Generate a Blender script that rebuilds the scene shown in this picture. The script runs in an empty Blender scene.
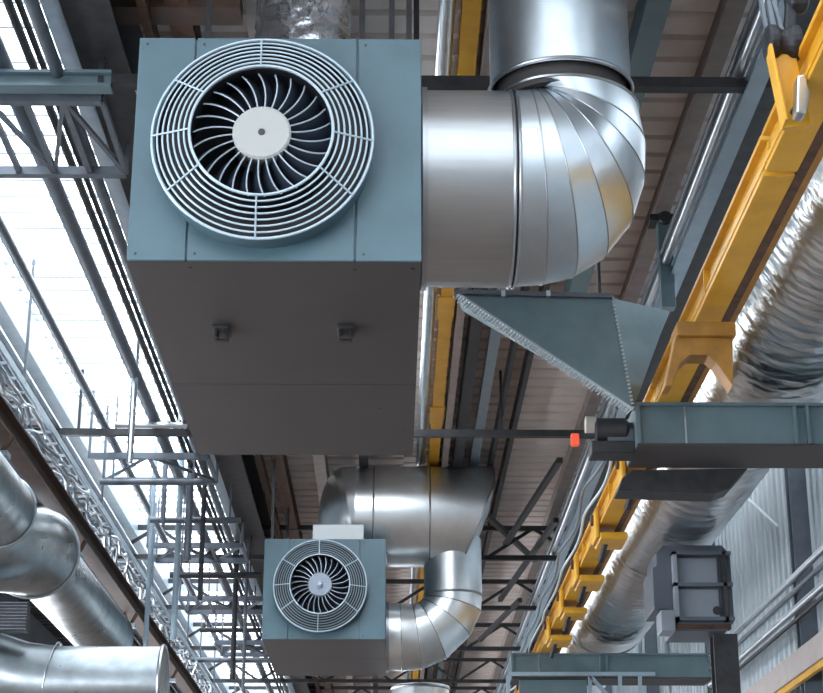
import bpy, math, random
from mathutils import Vector, Matrix
random.seed(7)
PI = math.pi
S = bpy.context.scene
COL = S.collection
# ------------------------------------------------------------------ camera frame (camera at z=0, floor at z=-1.7)
F = 1723.0
PITCH = math.atan(625 / F)
YAW = math.atan(21 * math.cos(PITCH) / F)

def at(px, py, X=None, Y=None, Z=None):
    """survey helper: the point of the place seen at a photo pixel, at a known distance / height / offset"""
    x = (px - 411.5) / F; y = -(py - 346.5) / F
    d = (x, math.cos(PITCH) - y * math.sin(PITCH), math.sin(PITCH) + y * math.cos(PITCH))
    c, s = math.cos(-YAW), math.sin(-YAW)
    d = Vector((d[0] * c - d[1] * s, d[0] * s + d[1] * c, d[2]))
    k = Y / d.y if Y is not None else (Z / d.z if Z is not None else X / d.x)
    return d * k

cam = bpy.data.cameras.new('camera')
cam.sensor_fit = 'HORIZONTAL'; cam.sensor_width = 36.0; cam.lens = F / 823 * 36.0
cam.clip_end = 400
co = bpy.data.objects.new('camera', cam); COL.objects.link(co)
co.rotation_euler = (PI / 2 + PITCH, 0, -YAW)
S.camera = co

# ------------------------------------------------------------------ materials
def mat(name, col, rough=0.5, metal=0.0, noise=0.0, nscale=6.0, bump=0.0, bscale=20.0, stretch=(1, 1, 1), emit=0.0,
        col2=None, rvar=0.0, wave=None, spec=0.5):
    m = bpy.data.materials.new(name); m.use_nodes = True
    nt = m.node_tree; N = nt.nodes; L = nt.links
    b = N['Principled BSDF']
    b.inputs['Base Color'].default_value = (*col, 1); b.inputs['Roughness'].default_value = rough
    b.inputs['Metallic'].default_value = metal
    b.inputs['Specular IOR Level'].default_value = spec
    if emit:
        b.inputs['Emission Color'].default_value = (*col, 1); b.inputs['Emission Strength'].default_value = emit
    tc = N.new('ShaderNodeTexCoord'); mp = N.new('ShaderNodeMapping'); mp.inputs['Scale'].default_value = stretch
    L.new(tc.outputs['Object'], mp.inputs['Vector'])
    if noise or rvar:
        n = N.new('ShaderNodeTexNoise'); n.inputs['Scale'].default_value = nscale; n.inputs['Detail'].default_value = 5
        n.inputs['Roughness'].default_value = 0.6
        L.new(mp.outputs['Vector'], n.inputs['Vector'])
        if noise:
            mx = N.new('ShaderNodeMix'); mx.data_type = 'RGBA'
            c2 = col2 or tuple(c * (1 - noise) for c in col)
            mx.inputs['A'].default_value = (*col, 1); mx.inputs['B'].default_value = (*c2, 1)
            rp = N.new('ShaderNodeMapRange'); rp.inputs['From Min'].default_value = 0.42; rp.inputs['From Max'].default_value = 0.68
            L.new(n.outputs['Fac'], rp.inputs['Value']); L.new(rp.outputs['Result'], mx.inputs['Factor'])
            L.new(mx.outputs['Result'], b.inputs['Base Color'])
        if rvar:
            rr = N.new('ShaderNodeMapRange'); rr.inputs['From Min'].default_value = 0.3; rr.inputs['From Max'].default_value = 0.7
            rr.inputs['To Min'].default_value = max(0.03, rough - rvar); rr.inputs['To Max'].default_value = rough + rvar
            L.new(n.outputs['Fac'], rr.inputs['Value']); L.new(rr.outputs['Result'], b.inputs['Roughness'])
    if bump:
        n2 = N.new('ShaderNodeTexNoise'); n2.inputs['Scale'].default_value = bscale; n2.inputs['Detail'].default_value = 3
        L.new(mp.outputs['Vector'], n2.inputs['Vector'])
        h = n2.outputs['Fac']
        bp = N.new('ShaderNodeBump'); bp.inputs['Strength'].default_value = bump; bp.inputs['Distance'].default_value = 0.02
        if wave:
            w = N.new('ShaderNodeTexWave'); w.bands_direction = wave[0]; w.inputs['Scale'].default_value = wave[1]
            w.inputs['Distortion'].default_value = wave[2]; w.inputs['Detail'].default_value = 3
            w.inputs['Detail Scale'].default_value = 1.5
            L.new(tc.outputs['Object'], w.inputs['Vector'])
            ad = N.new('ShaderNodeMath'); ad.operation = 'MULTIPLY_ADD'; ad.inputs[1].default_value = wave[3]
            L.new(w.outputs['Fac'], ad.inputs[0]); L.new(h, ad.inputs[2]); h = ad.outputs[0]
        L.new(h, bp.inputs['Height']); L.new(bp.outputs['Normal'], b.inputs['Normal'])
    return m

M = {}
M['casing'] = mat('casing_paint', (.086, .160, .200), .42, 0, .16, 2.0)
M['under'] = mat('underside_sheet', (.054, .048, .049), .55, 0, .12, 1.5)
M['guard'] = mat('guard_wire', (.46, .58, .66), .35, .2)
M['guard_dark'] = mat('guard_wire_dull', (.20, .27, .32), .4, .2)
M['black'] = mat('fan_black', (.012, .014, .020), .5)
M['blade'] = mat('fan_blade', (.055, .075, .11), .32, .3)
M['blade_edge'] = mat('fan_blade_edge', (.42, .50, .58), .35, .3)
M['hub'] = mat('hub_disc', (.42, .44, .43), .45)
M['hub_grey'] = mat('hub_disc_grey', (.25, .29, .36), .4, .3)
M['galv'] = mat('galvanised_duct', (.59, .67, .73), .35, 1, .10, 2.5, .03, 3, rvar=.06)
M['galv_brushed'] = mat('brushed_duct', (.48, .51, .53), .36, 1, .10, 3, .015, 5, (.3, 5, 5), rvar=.05)
M['galv_dull'] = mat('dull_duct', (.55, .61, .66), .36, 1, .16, 4, .05, 6)
M['galv_left'] = mat('left_duct_darkened', (.36, .41, .44), .33, 1, .25, 3, .03, 4, rvar=.08)  # galvanised steel, colour darkened to offset the strong glow from the left
M['galv_far'] = mat('far_duct_lightened', (.80, .85, .88), .33, 1, .10, 3)  # galvanised steel, missing far-end light put into a lighter base colour
M['seam'] = mat('seam_band', (.40, .43, .46), .35, 1)
M['seam_dark'] = mat('seam_gap', (.035, .034, .036), .6)
M['foil'] = mat('foil_wrap', (.84, .87, .90), .29, 1, .10, 5, .6, 8, (1, 2.2, 1), wave=('Y', 2.0, 5.0, .5))
M['foil_v'] = mat('foil_wrap_upright', (.80, .88, .96), .22, .95, .15, 5, 1.0, 7)
M['yellow'] = mat('crane_yellow', (.72, .39, .03), .42, 0, .25, 2.5, col2=(.60, .30, .02))
M['ochre'] = mat('ochre_paint', (.36, .17, .025), .5, 0, .3, 5)
M['rust'] = mat('rusty_steel', (.11, .055, .033), .7, 0, .6, 7, .2, 30)
M['brown'] = mat('dark_brown_paint', (.055, .036, .030), .55, 0, .4, 4, col2=(.09, .05, .035))
M['bluegrey'] = mat('blue_grey_paint', (.135, .205, .235), .45, 0, .22, 1.6)
M['hopper'] = mat('hopper_sheet', (.20, .30, .34), .42, .1, .2, 2.2)
M['bluelight'] = mat('light_blue_paint', (.34, .45, .53), .4, 0, .15, 4)
M['dark'] = mat('dark_steel', (.045, .047, .053), .5, .3, .4, 6)
M['purlin'] = mat('brown_grey_steel', (.30, .25, .23), .6, 0, .25, 3)
M['deck'] = mat('roof_deck', (.74, .66, .62), .6, 0, .15, 1.2)
M['greypipe'] = mat('grey_pipe', (.15, .175, .21), .38, .35, .2, 5)
M['silverpipe'] = mat('silver_pipe', (.66, .72, .77), .3, 1, .15, 5)
M['cable'] = mat('cable_sheath', (.20, .24, .28), .45, .2)
M['cable_light'] = mat('pale_cable', (.55, .63, .68), .4, .4)
M['siding'] = mat('corrugated_siding', (.58, .66, .70), .40, .3, .22, 2.0, stretch=(1, 1, .25))
M['panelgrey'] = mat('heater_grey', (.10, .12, .15), .45, .1)
M['panellight'] = mat('heater_louvre', (.26, .30, .35), .4, .1)
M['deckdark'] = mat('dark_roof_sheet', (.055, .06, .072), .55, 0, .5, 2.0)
M['floor'] = mat('floor_concrete', (.18, .138, .115), .6, 0, .3, .6)
M['wall'] = mat('side_wall', (.20, .22, .24), .7, 0, .2, .5)
M['beige'] = mat('beige_beam', (.42, .38, .37), .5, 0, .15, 3)
M['red'] = mat('red_lamp', (.75, .08, .03), .3, 0, emit=.5)
M['cream'] = mat('cream_part', (.50, .47, .42), .5)
M['sky'] = mat('daylight_glazing', (.90, .95, 1.0), .4, 0, emit=4.4)
M['fillmid'] = mat('fill_glow_middle', (.88, .94, 1.0), .4, 0, emit=9.0)  # glow of the added middle roof panel, unseen from the camera
M['fillfront'] = mat('fill_glow_front', (.88, .94, 1.0), .4, 0, emit=1.5)  # glow of the added roof panel over and behind the camera
M['fillwall'] = mat('fill_glow_left', (.92, .95, 1.0), .4, 0, emit=7.0)  # glow of the added panel along the left wall
M['bar'] = mat('glazing_bar', (.35, .39, .43), .5)
M['screw'] = mat('screw_head', (.05, .05, .05), .4, .5)
M['white'] = mat('white_sheet', (.62, .66, .68), .45)

# ------------------------------------------------------------------ mesh builder
class MB:
    def __init__(s): s.v = []; s.f = []; s.mi = []; s.cur = 0
    def mat(s, i): s.cur = i; return s
    def add(s, vs, fs):
        o = len(s.v); s.v += [Vector(v) for v in vs]
        for f in fs: s.f.append([i + o for i in f]); s.mi.append(s.cur)
        return s
    def box(s, x0, x1, y0, y1, z0, z1):
        return s.add([(x0, y0, z0), (x1, y0, z0), (x1, y1, z0), (x0, y1, z0), (x0, y0, z1), (x1, y0, z1), (x1, y1, z1), (x0, y1, z1)],
                     [(0, 3, 2, 1), (4, 5, 6, 7), (0, 1, 5, 4), (1, 2, 6, 5), (2, 3, 7, 6), (3, 0, 4, 7)])
    def bar(s, p, q, w, h=None, up=(0, 0, 1)):
        h = w if h is None else h
        p, q = Vector(p), Vector(q); d = (q - p).normalized(); u = Vector(up)
        if abs(d.dot(u)) > .98: u = Vector((0, 1, 0))
        r = d.cross(u).normalized(); u = r.cross(d)
        vs = [e + r * a * w / 2 + u * b * h / 2 for e in (p, q) for a, b in ((-1, -1), (1, -1), (1, 1), (-1, 1))]
        return s.add(vs, [(0, 1, 2, 3), (7, 6, 5, 4), (0, 4, 5, 1), (1, 5, 6, 2), (2, 6, 7, 3), (3, 7, 4, 0)])
    def loft(s, rings, caps=True, closed=False):
        n = len(rings[0]); vs = [v for r in rings for v in r]; fs = []
        m = len(rings)
        for i in range(m if closed else m - 1):
            a, b = i * n, ((i + 1) % m) * n
            for j in range(n):
                k = (j + 1) % n; fs.append((a + j, a + k, b + k, b + j))
        if caps and not closed: fs.append(tuple(range(n - 1, -1, -1))); fs.append(tuple((m - 1) * n + j for j in range(n)))
        return s.add(vs, fs)
    def ring(s, c, d, r, n=24, up=None, ry=None):
        c = Vector(c); d = Vector(d).normalized()
        u = Vector(up) if up else (Vector((0, 0, 1)) if abs(d.z) < .9 else Vector((0, 1, 0)))
        x = d.cross(u).normalized(); y = x.cross(d)
        ry = r if ry is None else ry
        return [c + x * r * math.cos(2 * PI * j / n) + y * ry * math.sin(2 * PI * j / n) for j in range(n)]
    def tube(s, pts, r, n=12, caps=True):
        pts = [Vector(p) for p in pts]; rings = []
        up = None
        for i, p in enumerate(pts):
            if i == 0: d = pts[1] - p
            elif i == len(pts) - 1: d = p - pts[i - 1]
            else: d = (p - pts[i - 1]).normalized() + (pts[i + 1] - p).normalized()
            d.normalize()
            if up is None:
                up = Vector((0, 0, 1)) if abs(d.z) < .9 else Vector((0, 1, 0))
            x = d.cross(up)
            if x.length < 1e-4: x = d.cross(Vector((1, 0, 0)))
            x.normalize(); up = x.cross(d)
            rr = r[i] if isinstance(r, (list, tuple)) else r
            rings.append([p + x * rr * math.cos(2 * PI * j / n) + up * rr * math.sin(2 * PI * j / n) for j in range(n)])
        return s.loft(rings, caps)
    def torus(s, c, d, R, r, n=48, m=8, up=None):
        c = Vector(c); d = Vector(d).normalized()
        u = Vector((0, 0, 1)) if abs(d.z) < .9 else Vector((0, 1, 0))
        x = d.cross(u).normalized(); y = x.cross(d); rings = []
        for i in range(n):
            a = 2 * PI * i / n; e = x * math.cos(a) + y * math.sin(a)
            rings.append([c + e * (R + r * math.cos(2 * PI * j / m)) + d * r * math.sin(2 * PI * j / m) for j in range(m)])
        return s.loft(rings, closed=True)
    def lathe(s, c, d, prof, n=48, caps=True):
        c = Vector(c); d = Vector(d).normalized()
        return s.loft([s.ring(c + d * t, d, r, n) for t, r in prof], caps)
    def prism(s, poly, ext):
        n = len(poly); e = Vector(ext); a = [Vector(p) for p in poly]
        return s.add(a + [p + e for p in a], [tuple(range(n)), tuple(range(2 * n - 1, n - 1, -1))] +
                     [(j, j + n, (j + 1) % n + n, (j + 1) % n) for j in range(n)])
    def ibeam(s, p, q, w, h, tf=.03, tw=.03):
        """I section along p->q, p,q at the centre of the section"""
        p, q = Vector(p), Vector(q); z = Vector((0, 0, 1))
        s.bar(p + z * (h / 2 - tf / 2), q + z * (h / 2 - tf / 2), w, tf); s.bar(p - z * (h / 2 - tf / 2), q - z * (h / 2 - tf / 2), w, tf)
        return s.bar(p, q, tw, h - 2 * tf)
    def build(s, name, m, parent=None, smooth=35, bevel=0):
        me = bpy.data.meshes.new(name)
        if parent is not None:
            o0 = Vector(parent['_w'])
        else:
            lo = [min(v[i] for v in s.v) for i in range(3)]; hi = [max(v[i] for v in s.v) for i in range(3)]
            o0 = Vector(((lo[0] + hi[0]) / 2, (lo[1] + hi[1]) / 2, lo[2]))
        me.from_pydata([v - o0 for v in s.v], [], s.f)
        ms = m if isinstance(m, (list, tuple)) else [m]
        for k in ms: me.materials.append(M[k])
        for p, i in zip(me.polygons, s.mi): p.material_index = i
        import bmesh
        bm = bmesh.new(); bm.from_mesh(me); bmesh.ops.recalc_face_normals(bm, faces=bm.faces); bm.to_mesh(me); bm.free()
        if smooth:
            me.shade_smooth(); me.set_sharp_from_angle(angle=math.radians(smooth))
        o = bpy.data.objects.new(name, me); COL.objects.link(o)
        if parent is not None:
            o.parent = parent; o.location = (0, 0, 0)
        else:
            o.location = o0
        o['_w'] = tuple(o0)
        if bevel:
            b = o.modifiers.new('edge', 'BEVEL'); b.width = bevel; b.segments = 2; b.limit_method = 'ANGLE'
        return o

def tag(o, label, cat, group=None, kind=None):
    o['label'] = label; o['category'] = cat
    if group: o['group'] = group
    if kind: o['kind'] = kind
    return o
def thing(name, loc, label, cat, group=None):
    o = bpy.data.objects.new(name, None); COL.objects.link(o); o.location = loc; o['_w'] = tuple(loc)
    o.empty_display_size = .2
    return tag(o, label, cat, group)
def struct(o): o['kind'] = 'structure'; return o
def copy_thing(o, delta, label):
    c = o.copy(); COL.objects.link(c); c.location = Vector(o.location) + Vector(delta); c['label'] = label
    for ch in o.children:
        d = ch.copy(); COL.objects.link(d); d.parent = c
        for g in ch.children:
            e = g.copy(); COL.objects.link(e); e.parent = d
    return c

# ------------------------------------------------------------------ the hall
ZR = 8.4            # roof underside
YN, YF = -22.0, 78.0
XL, XR = -9.0, 5.7
SK0, SK1 = -4.98, -2.95
b = MB().box(XL - .2, XR + .2, YN - .2, YF + .2, -1.9, -1.7); struct(b.build('floor', 'floor', smooth=0))
# roof deck with trapezoid ribs running across the hall
def deck(x0, x1, y0, y1):
    b = MB(); y = y0; prof = []
    while y < y1:
        prof += [(y, ZR), (y + .28, ZR), (y + .30, ZR + .05), (y + .37, ZR + .05), (y + .39, ZR)]; y += .42
    prof.append((y1 + .5, ZR))
    vs = []
    for (yy, zz) in prof: vs += [(x0, yy, zz), (x1, yy, zz)]
    fs = [(2 * i, 2 * i + 1, 2 * i + 3, 2 * i + 2) for i in range(len(prof) - 1)]
    b.add(vs, fs); b.box(x0, x1, y0, y1 + .5, ZR + .12, ZR + .2)
    return b
b = deck(.2, 4.55, 9.5, YF)
for (u0, u1, w0, w1) in ((SK1, -2.5, 9.5, YF), (-2.5, .2, 9.5, 14.7), (-2.5, .2, 25.6, YF)):
    c3 = deck(u0, u1, w0, w1); b.add(c3.v, c3.f)
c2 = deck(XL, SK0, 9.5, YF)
b.box(5.45, XR, 9.5, YF, ZR, ZR + .2); b.box(5.5, XR, YN, 9.5, ZR, ZR + .2); b.box(XL, -6.5, YN, 9.5, ZR, ZR + .2)
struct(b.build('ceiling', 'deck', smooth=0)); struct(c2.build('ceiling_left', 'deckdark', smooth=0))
# glowing glazed strips: the left one real, the rest unseen and added for light
def skylight(name, x0, x1, y0, y1, m, step):
    o = struct(MB().box(x0, x1, y0, y1, ZR + .10, ZR + .13).build(name, m, smooth=0))
    b = MB(); y = y0 + .2
    while y < y1:
        b.box(x0, x1, y, y + .028, ZR + .05, ZR + .10); y += step * random.choice((1, 1, .5, 1.5)) * (.36 if m == 'sky' else 1)
    for x in (x0, x1 - .05): b.box(x, x + .05, y0, y1, ZR, ZR + .10)
    b.build('glazing_bar', 'bar', o, smooth=0)
skylight('window_1', SK0, SK1, 9.5, YF, 'sky', 1.25)
skylight('fill_panel_right', 4.55, 5.45, 9.5, YF, 'sky', 1.25)  # added strip hidden above the foil duct, brightens the right side
skylight('fill_panel_middle', -2.5, .2, 15.2, 25.6, 'fillmid', 1.25)  # added strip hidden behind the near unit, lights the far unit's front
skylight('fill_panel_front', -6.5, 5.5, YN, 9.5, 'fillfront', 2.5)  # added panel over the camera, out of view, lights the front faces
# right wall: vertical corrugated sheet
b = MB(); prof = []; y = YN
while y < YF:
    prof += [(XR, y), (XR, y + .14), (XR + .14, y + .18), (XR + .14, y + .30)]; y += .34
vs = []
for (xx, yy) in prof: vs += [(xx, yy, -1.7), (xx, yy, ZR + .1)]
b.add(vs, [(2 * i, 2 * i + 1, 2 * i + 3, 2 * i + 2) for i in range(len(prof) - 1)])
b.box(XR + .15, XR + .25, YN, YF, -1.7, ZR + .1)
struct(b.build('wall_right', 'siding', smooth=0))
struct(MB().box(XL - .2, XL, YN, YF, -1.7, 1.2).box(XL - .2, XL, YN, YF, 4.6, ZR + .2).build('wall_left', 'wall', smooth=0))
def side_fill_panel(name, x, z0, z1, y0, y1):
    o = struct(MB().box(x - .02, x + .02, y0, y1, z0, z1).build(name, 'fillwall', smooth=0))
    b = MB(); y = y0
    while y < y1: b.box(x - .05, x + .05, y, y + .12, z0, z1); y += 3.0
    b.box(x - .05, x + .05, y0, y1, (z0 + z1) / 2 - .05, (z0 + z1) / 2 + .05)
    b.build('fill_panel_mullion', 'bar', o, smooth=0)
side_fill_panel('fill_panel_left', XL - .1, 1.2, 4.6, YN, YF)  # added glowing band low in the left wall, unseen, brightens the hall
struct(MB().box(XL - .2, XR + .2, YN - .2, YN, -1.7, ZR + .2).build('wall_back', 'wall', smooth=0))
struct(MB().box(XL - .2, XR + .2, YF, YF + .2, -1.7, ZR + .2).build('wall_front', 'wall', smooth=0))

# ------------------------------------------------------------------ ventilation units
def vent_unit(x0, x1, yf, z0, z1, length, fc, R, label, far=False, seams=(.215, .78), rods=()):
    root = thing('ventilation_unit', ((x0 + x1) / 2, yf + length / 2, z0), label, 'ventilation unit', 'box ventilation units hung from the roof')
    W = x1 - x0
    b = MB().box(x0, x1, yf + .02, yf + length, z0 + .012, z1); b.build('housing', 'casing', root, smooth=0, bevel=.008)
    xs = [x0 - .004] + [x0 + W * s for s in seams] + [x1 + .004]
    for i in range(3):
        g = .007
        o = MB().box(xs[i] + (g if i else 0), xs[i + 1] - (g if i < 2 else 0), yf, yf + .026, z0, z1 + .004).build('front_panel', 'casing', root, smooth=0, bevel=.006)
        for zz in (z0 + .05, z1 - .05):
            MB().lathe((xs[i] + .06, yf - .004, zz), (0, 1, 0), [(0, .010), (.006, .010)], 8).build('screw', 'screw', o)
    us = yf + length * (.56 if not far else .5)
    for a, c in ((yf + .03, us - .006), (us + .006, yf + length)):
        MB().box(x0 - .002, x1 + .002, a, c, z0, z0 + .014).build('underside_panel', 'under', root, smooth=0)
    if not far:
        for px in (222, 346):
            p = at(px, 329, Z=z0)
            c = MB().box(p.x - .065, p.x + .065, p.y - .11, p.y + .11, z0 - .03, z0).build('lifting_clip', 'dark', root, smooth=0, bevel=.006)
            k = MB().box(p.x - .05, p.x - .03, p.y - .07, p.y + .07, z0 - .085, z0 - .03).box(p.x + .03, p.x + .05, p.y - .07, p.y + .07, z0 - .085, z0 - .03)
            k.box(p.x - .05, p.x + .05, p.y + .01, p.y + .07, z0 - .09, z0 - .078); k.build('clip_lug', 'black', c, smooth=0)
        s = MB()
        for q in ((190, 268), (355, 270), (412, 269), (380, 409), (404, 432)):
            p = at(*q, Z=z0); MB().lathe((p.x, p.y, z0 - .006), (0, 0, 1), [(0, .014), (.007, .014)], 8).build('underside_screw', 'screw', root)
    # fan: shroud ring standing proud of the front
    cx, cz = fc; dp = .16
    y1 = yf - dp
    b = MB()
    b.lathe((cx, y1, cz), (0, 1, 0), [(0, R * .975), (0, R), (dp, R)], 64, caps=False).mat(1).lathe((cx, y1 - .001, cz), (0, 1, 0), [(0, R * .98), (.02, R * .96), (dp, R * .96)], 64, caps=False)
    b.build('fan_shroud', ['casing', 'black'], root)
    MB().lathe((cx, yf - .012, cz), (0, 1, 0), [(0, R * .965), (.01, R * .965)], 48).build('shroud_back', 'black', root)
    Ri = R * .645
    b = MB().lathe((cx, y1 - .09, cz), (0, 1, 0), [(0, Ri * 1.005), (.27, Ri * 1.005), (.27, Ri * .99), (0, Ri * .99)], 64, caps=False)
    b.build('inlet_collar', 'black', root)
    # wire guard
    b = MB(); nr = 8; rw = .0075
    for i in range(nr):
        t = i / (nr - 1); r = Ri + (R - Ri) * t
        yy = y1 - .02 - .12 * (1 - t)
        b.mat(1 if i in (0, nr - 1) else 0).torus((cx, yy, cz), (0, 1, 0), r, rw * (1.5 if i in (0, nr - 1) else 1), 72, 6)
    b.mat(1)
    for a in (92, 145, 180, 213, 268, 325, 358, 35):
        a = math.radians(a); pts = []
        for i in range(7):
            t = i / 6; r = Ri + (R - Ri) * t; yy = y1 - .03 - .12 * (1 - t)
            pts.append((cx + r * math.cos(a), yy, cz + r * math.sin(a)))
        b.tube(pts, rw * .95, 6)
    b.build('fan_guard', ['guard', 'guard'] if not far else ['guard_dark', 'guard'], root)
    # wheel
    rh = R * (.265 if not far else .26)
    yh = y1 - .10
    hb = MB().lathe((cx, yh, cz), (0, 1, 0), [(0, .001), (0, rh * .93), (.012, rh), (.26, rh)], 48); hb.mat(1)
    if not far:
        for k in range(24):
            a = 2 * PI * k / 24
            hb.lathe((cx + rh * .9 * math.cos(a), yh - .004, cz + rh * .9 * math.sin(a)), (0, 1, 0), [(0, .007), (.006, .007)], 8)
    hub = hb.build('fan_hub', ['hub' if not far else 'hub_grey', 'seam'], root)
    if not far:
        MB().lathe((cx, yh - .008, cz), (0, 1, 0), [(0, .024), (.012, .026)], 16).build('shaft_end', 'screw', hub)
    else:
        MB().lathe((cx, yh - .08, cz), (0, 1, 0), [(0, .02), (.03, .05), (.085, .06)], 20).build('shaft_end', 'guard', hub)
    nb = 26
    for k in range(nb):
        a0 = 2 * PI * k / nb + .05; n = 9; L_, T_ = [], []
        for i in range(n):
            t = i / (n - 1); r = rh * .97 + (Ri * .97 - rh * .97) * t
            a = a0 + .17 * t * t - .02 * t
            yl = y1 - .08 + .03 * t
            L_.append(Vector((cx + r * math.cos(a), yl, cz + r * math.sin(a))))
            a2 = a - (.20 - .05 * t)
            T_.append(Vector((cx + r * math.cos(a2), yl + .10, cz + r * math.sin(a2))))
        q = MB(); th = Vector((0, .008, 0)); vs = []
        for l, tt in zip(L_, T_): vs += [l, tt, tt + th, l + th]
        fs = []
        for i in range(n - 1):
            for j in range(4):
                fs.append((i * 4 + j, i * 4 + (j + 1) % 4, (i + 1) * 4 + (j + 1) % 4, (i + 1) * 4 + j))
        fs += [(3, 2, 1, 0), tuple((n - 1) * 4 + j for j in range(4))]
        q.add(vs, fs); q.mat(1).tube(L_, .0062, 6)
        q.build('fan_blade', ['blade', 'blade_edge'], root)
    for (rx, ry_) in rods:
        MB().bar((rx, ry_, z1 - .01), (rx, ry_, ZR - .02), .045).build('hanger_rod', 'dark', root, smooth=0)
    return root

Z0 = 4.70
U1F = at(127, 260, Z=Z0).y
pA = at(127, 260, Z=Z0); pB = at(421, 263, Z=Z0); pC = at(140, 38, Y=pA.y)
fc1 = at(262, 134.5, Y=U1F - .22)
vent_unit(pA.x, pB.x, pA.y, Z0, pC.z, 4.85, (fc1.x, fc1.z), .785,
          'large blue-grey box ventilation unit with white-hubbed fan at the top of the picture', False, (.2, .775),
          rods=((-.02, 12.2), (.12, 12.2), (-.26, 12.2), (-1.5, 12.2), (-1.65, 14.5), (0, 15.5)))
fz0 = 4.93
q0 = at(262, 639, Z=fz0); q1 = at(385, 639, Z=fz0); q2 = at(262, 539, Y=q0.y); fc2 = at(320, 585, Y=q0.y - .2)
vent_unit(q0.x, q1.x, q0.y, fz0, q2.z, 3.6, (fc2.x, fc2.z), .735,
          'smaller blue-grey box ventilation unit with grey-hubbed fan, farther down the hall', True, (.21, .79),
          rods=((-1.95, 27.4), (-.3, 30.6), (-1.9, 30.6)))

# ------------------------------------------------------------------ ducts
def ring2(a, c, ydepth, n=40):
    """circular section whose diameter in the x-z plane runs a->c"""
    a, c = Vector(a), Vector(c); m = (a + c) / 2; h = (c - a) / 2; r = h.length
    return [m + h * math.cos(2 * PI * j / n) + Vector((0, ydepth * r, 0)) * math.sin(2 * PI * j / n) for j in range(n)]

def duct_near():
    Yd = 12.0
    P = lambda x, y: at(x, y, Y=Yd)
    root = thing('exhaust_duct', P(520, 290), 'shiny galvanised elbow duct leaving the right side of the large ventilation unit', 'duct')
    top, bot = 6.386, 4.882
    xa = pB.x; xb = P(510, 190).x
    cz = (top + bot) / 2; r = (top - bot) / 2
    MB().lathe((xa + .015, Yd, cz), (1, 0, 0), [(0, r * 1.035), (.04, r * 1.035), (.04, r)], 56).build('wall_flange', 'seam', root)
    MB().lathe((xa + .03, Yd, cz), (1, 0, 0), [(0, r), (xb - xa - .05, r)], 64, caps=False).build('straight_section', 'galv_brushed', root, smooth=30)
    for xx in (xb - .01, xb + .028): MB().torus((xx, Yd, cz), (1, 0, 0), r, .014, 64).build('joint_bead', 'seam', root)
    MB().lathe((xb - .01, Yd, cz), (1, 0, 0), [(0, r * .985), (.035, r * .985)], 56, caps=False).build('joint_gap', 'seam_dark', root)
    seams = [((511, 102), (514, 280)), ((525, 101), (545, 278)), ((528, 100), (576, 271)), ((530, 100), (607, 253)), ((530, 100), (632, 222)),
             ((526, 101), (644, 184)), ((516, 103), (645, 148)), ((497, 104), (637, 112))]
    b = MB(); rg = [ring2(P(*i), P(*o), 1.0 if k < 5 else .98, 56) for k, (i, o) in enumerate(seams)]
    for i in range(len(rg) - 1): b.loft([rg[i], rg[i + 1]], caps=False)
    b.build('elbow', 'galv', root, smooth=60)
    sb = MB()
    for k in range(1, len(rg)):
        sb.tube(rg[k] + [rg[k][0]], .0065 if k < len(rg) - 1 else .014, 6, caps=False)
    sb.build('gore_seam', 'seam', root)
    # riser to the roof
    c = P(560, 80); rr = (P(630, 80).x - P(490, 80).x) / 2
    MB().lathe((c.x, Yd, P(560, 112).z), (0, 0, 1), [(0, rr * .93), (.22, rr * .93)], 48).build('gap_collar', 'seam_dark', root)
    zb = P(560, 95).z
    MB().lathe((c.x, Yd, zb), (0, 0, 1), [(0, rr * 1.0), (0, rr * 1.02), (.03, rr * 1.02), (.04, rr), (ZR - zb - .002, rr)], 64, caps=False).build('riser', 'galv', root)
    MB().torus((c.x, Yd, zb + .02), (0, 0, 1), rr * 1.015, .016, 64).build('riser_rim', 'seam', root)
    # strap plate on the joint
    p = at(531, 130, Y=Yd - r)
    MB().box(p.x - .07, p.x + .05, Yd - r * .86 - .1, Yd - r * .86 + .02, p.z - .05, p.z + .03).build('joint_clip', 'silverpipe', root, smooth=0, bevel=.008)
duct_near()

def foil_riser():
    pl, pr = at(257, 20, Y=13.0), at(350, 20, Y=13.0); c = (pl.x + pr.x) / 2; r = (pr.x - pl.x) / 2
    b = MB(); z = pC.z; rings = []; n = 48
    while z < ZR - .02:
        rings.append([Vector((c + (r + .012 * math.sin(z * 38) + .014 * random.uniform(-1, 1)) * math.cos(2 * PI * j / n), 13 + (r + .014 * random.uniform(-1, 1)) * math.sin(2 * PI * j / n), z)) for j in range(n)]); z += .05
    b.loft(rings)
    tag(b.build('foil_duct', 'foil_v', smooth=50), 'crinkled upright foil duct rising from the top of the large ventilation unit', 'duct')
foil_riser()

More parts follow.
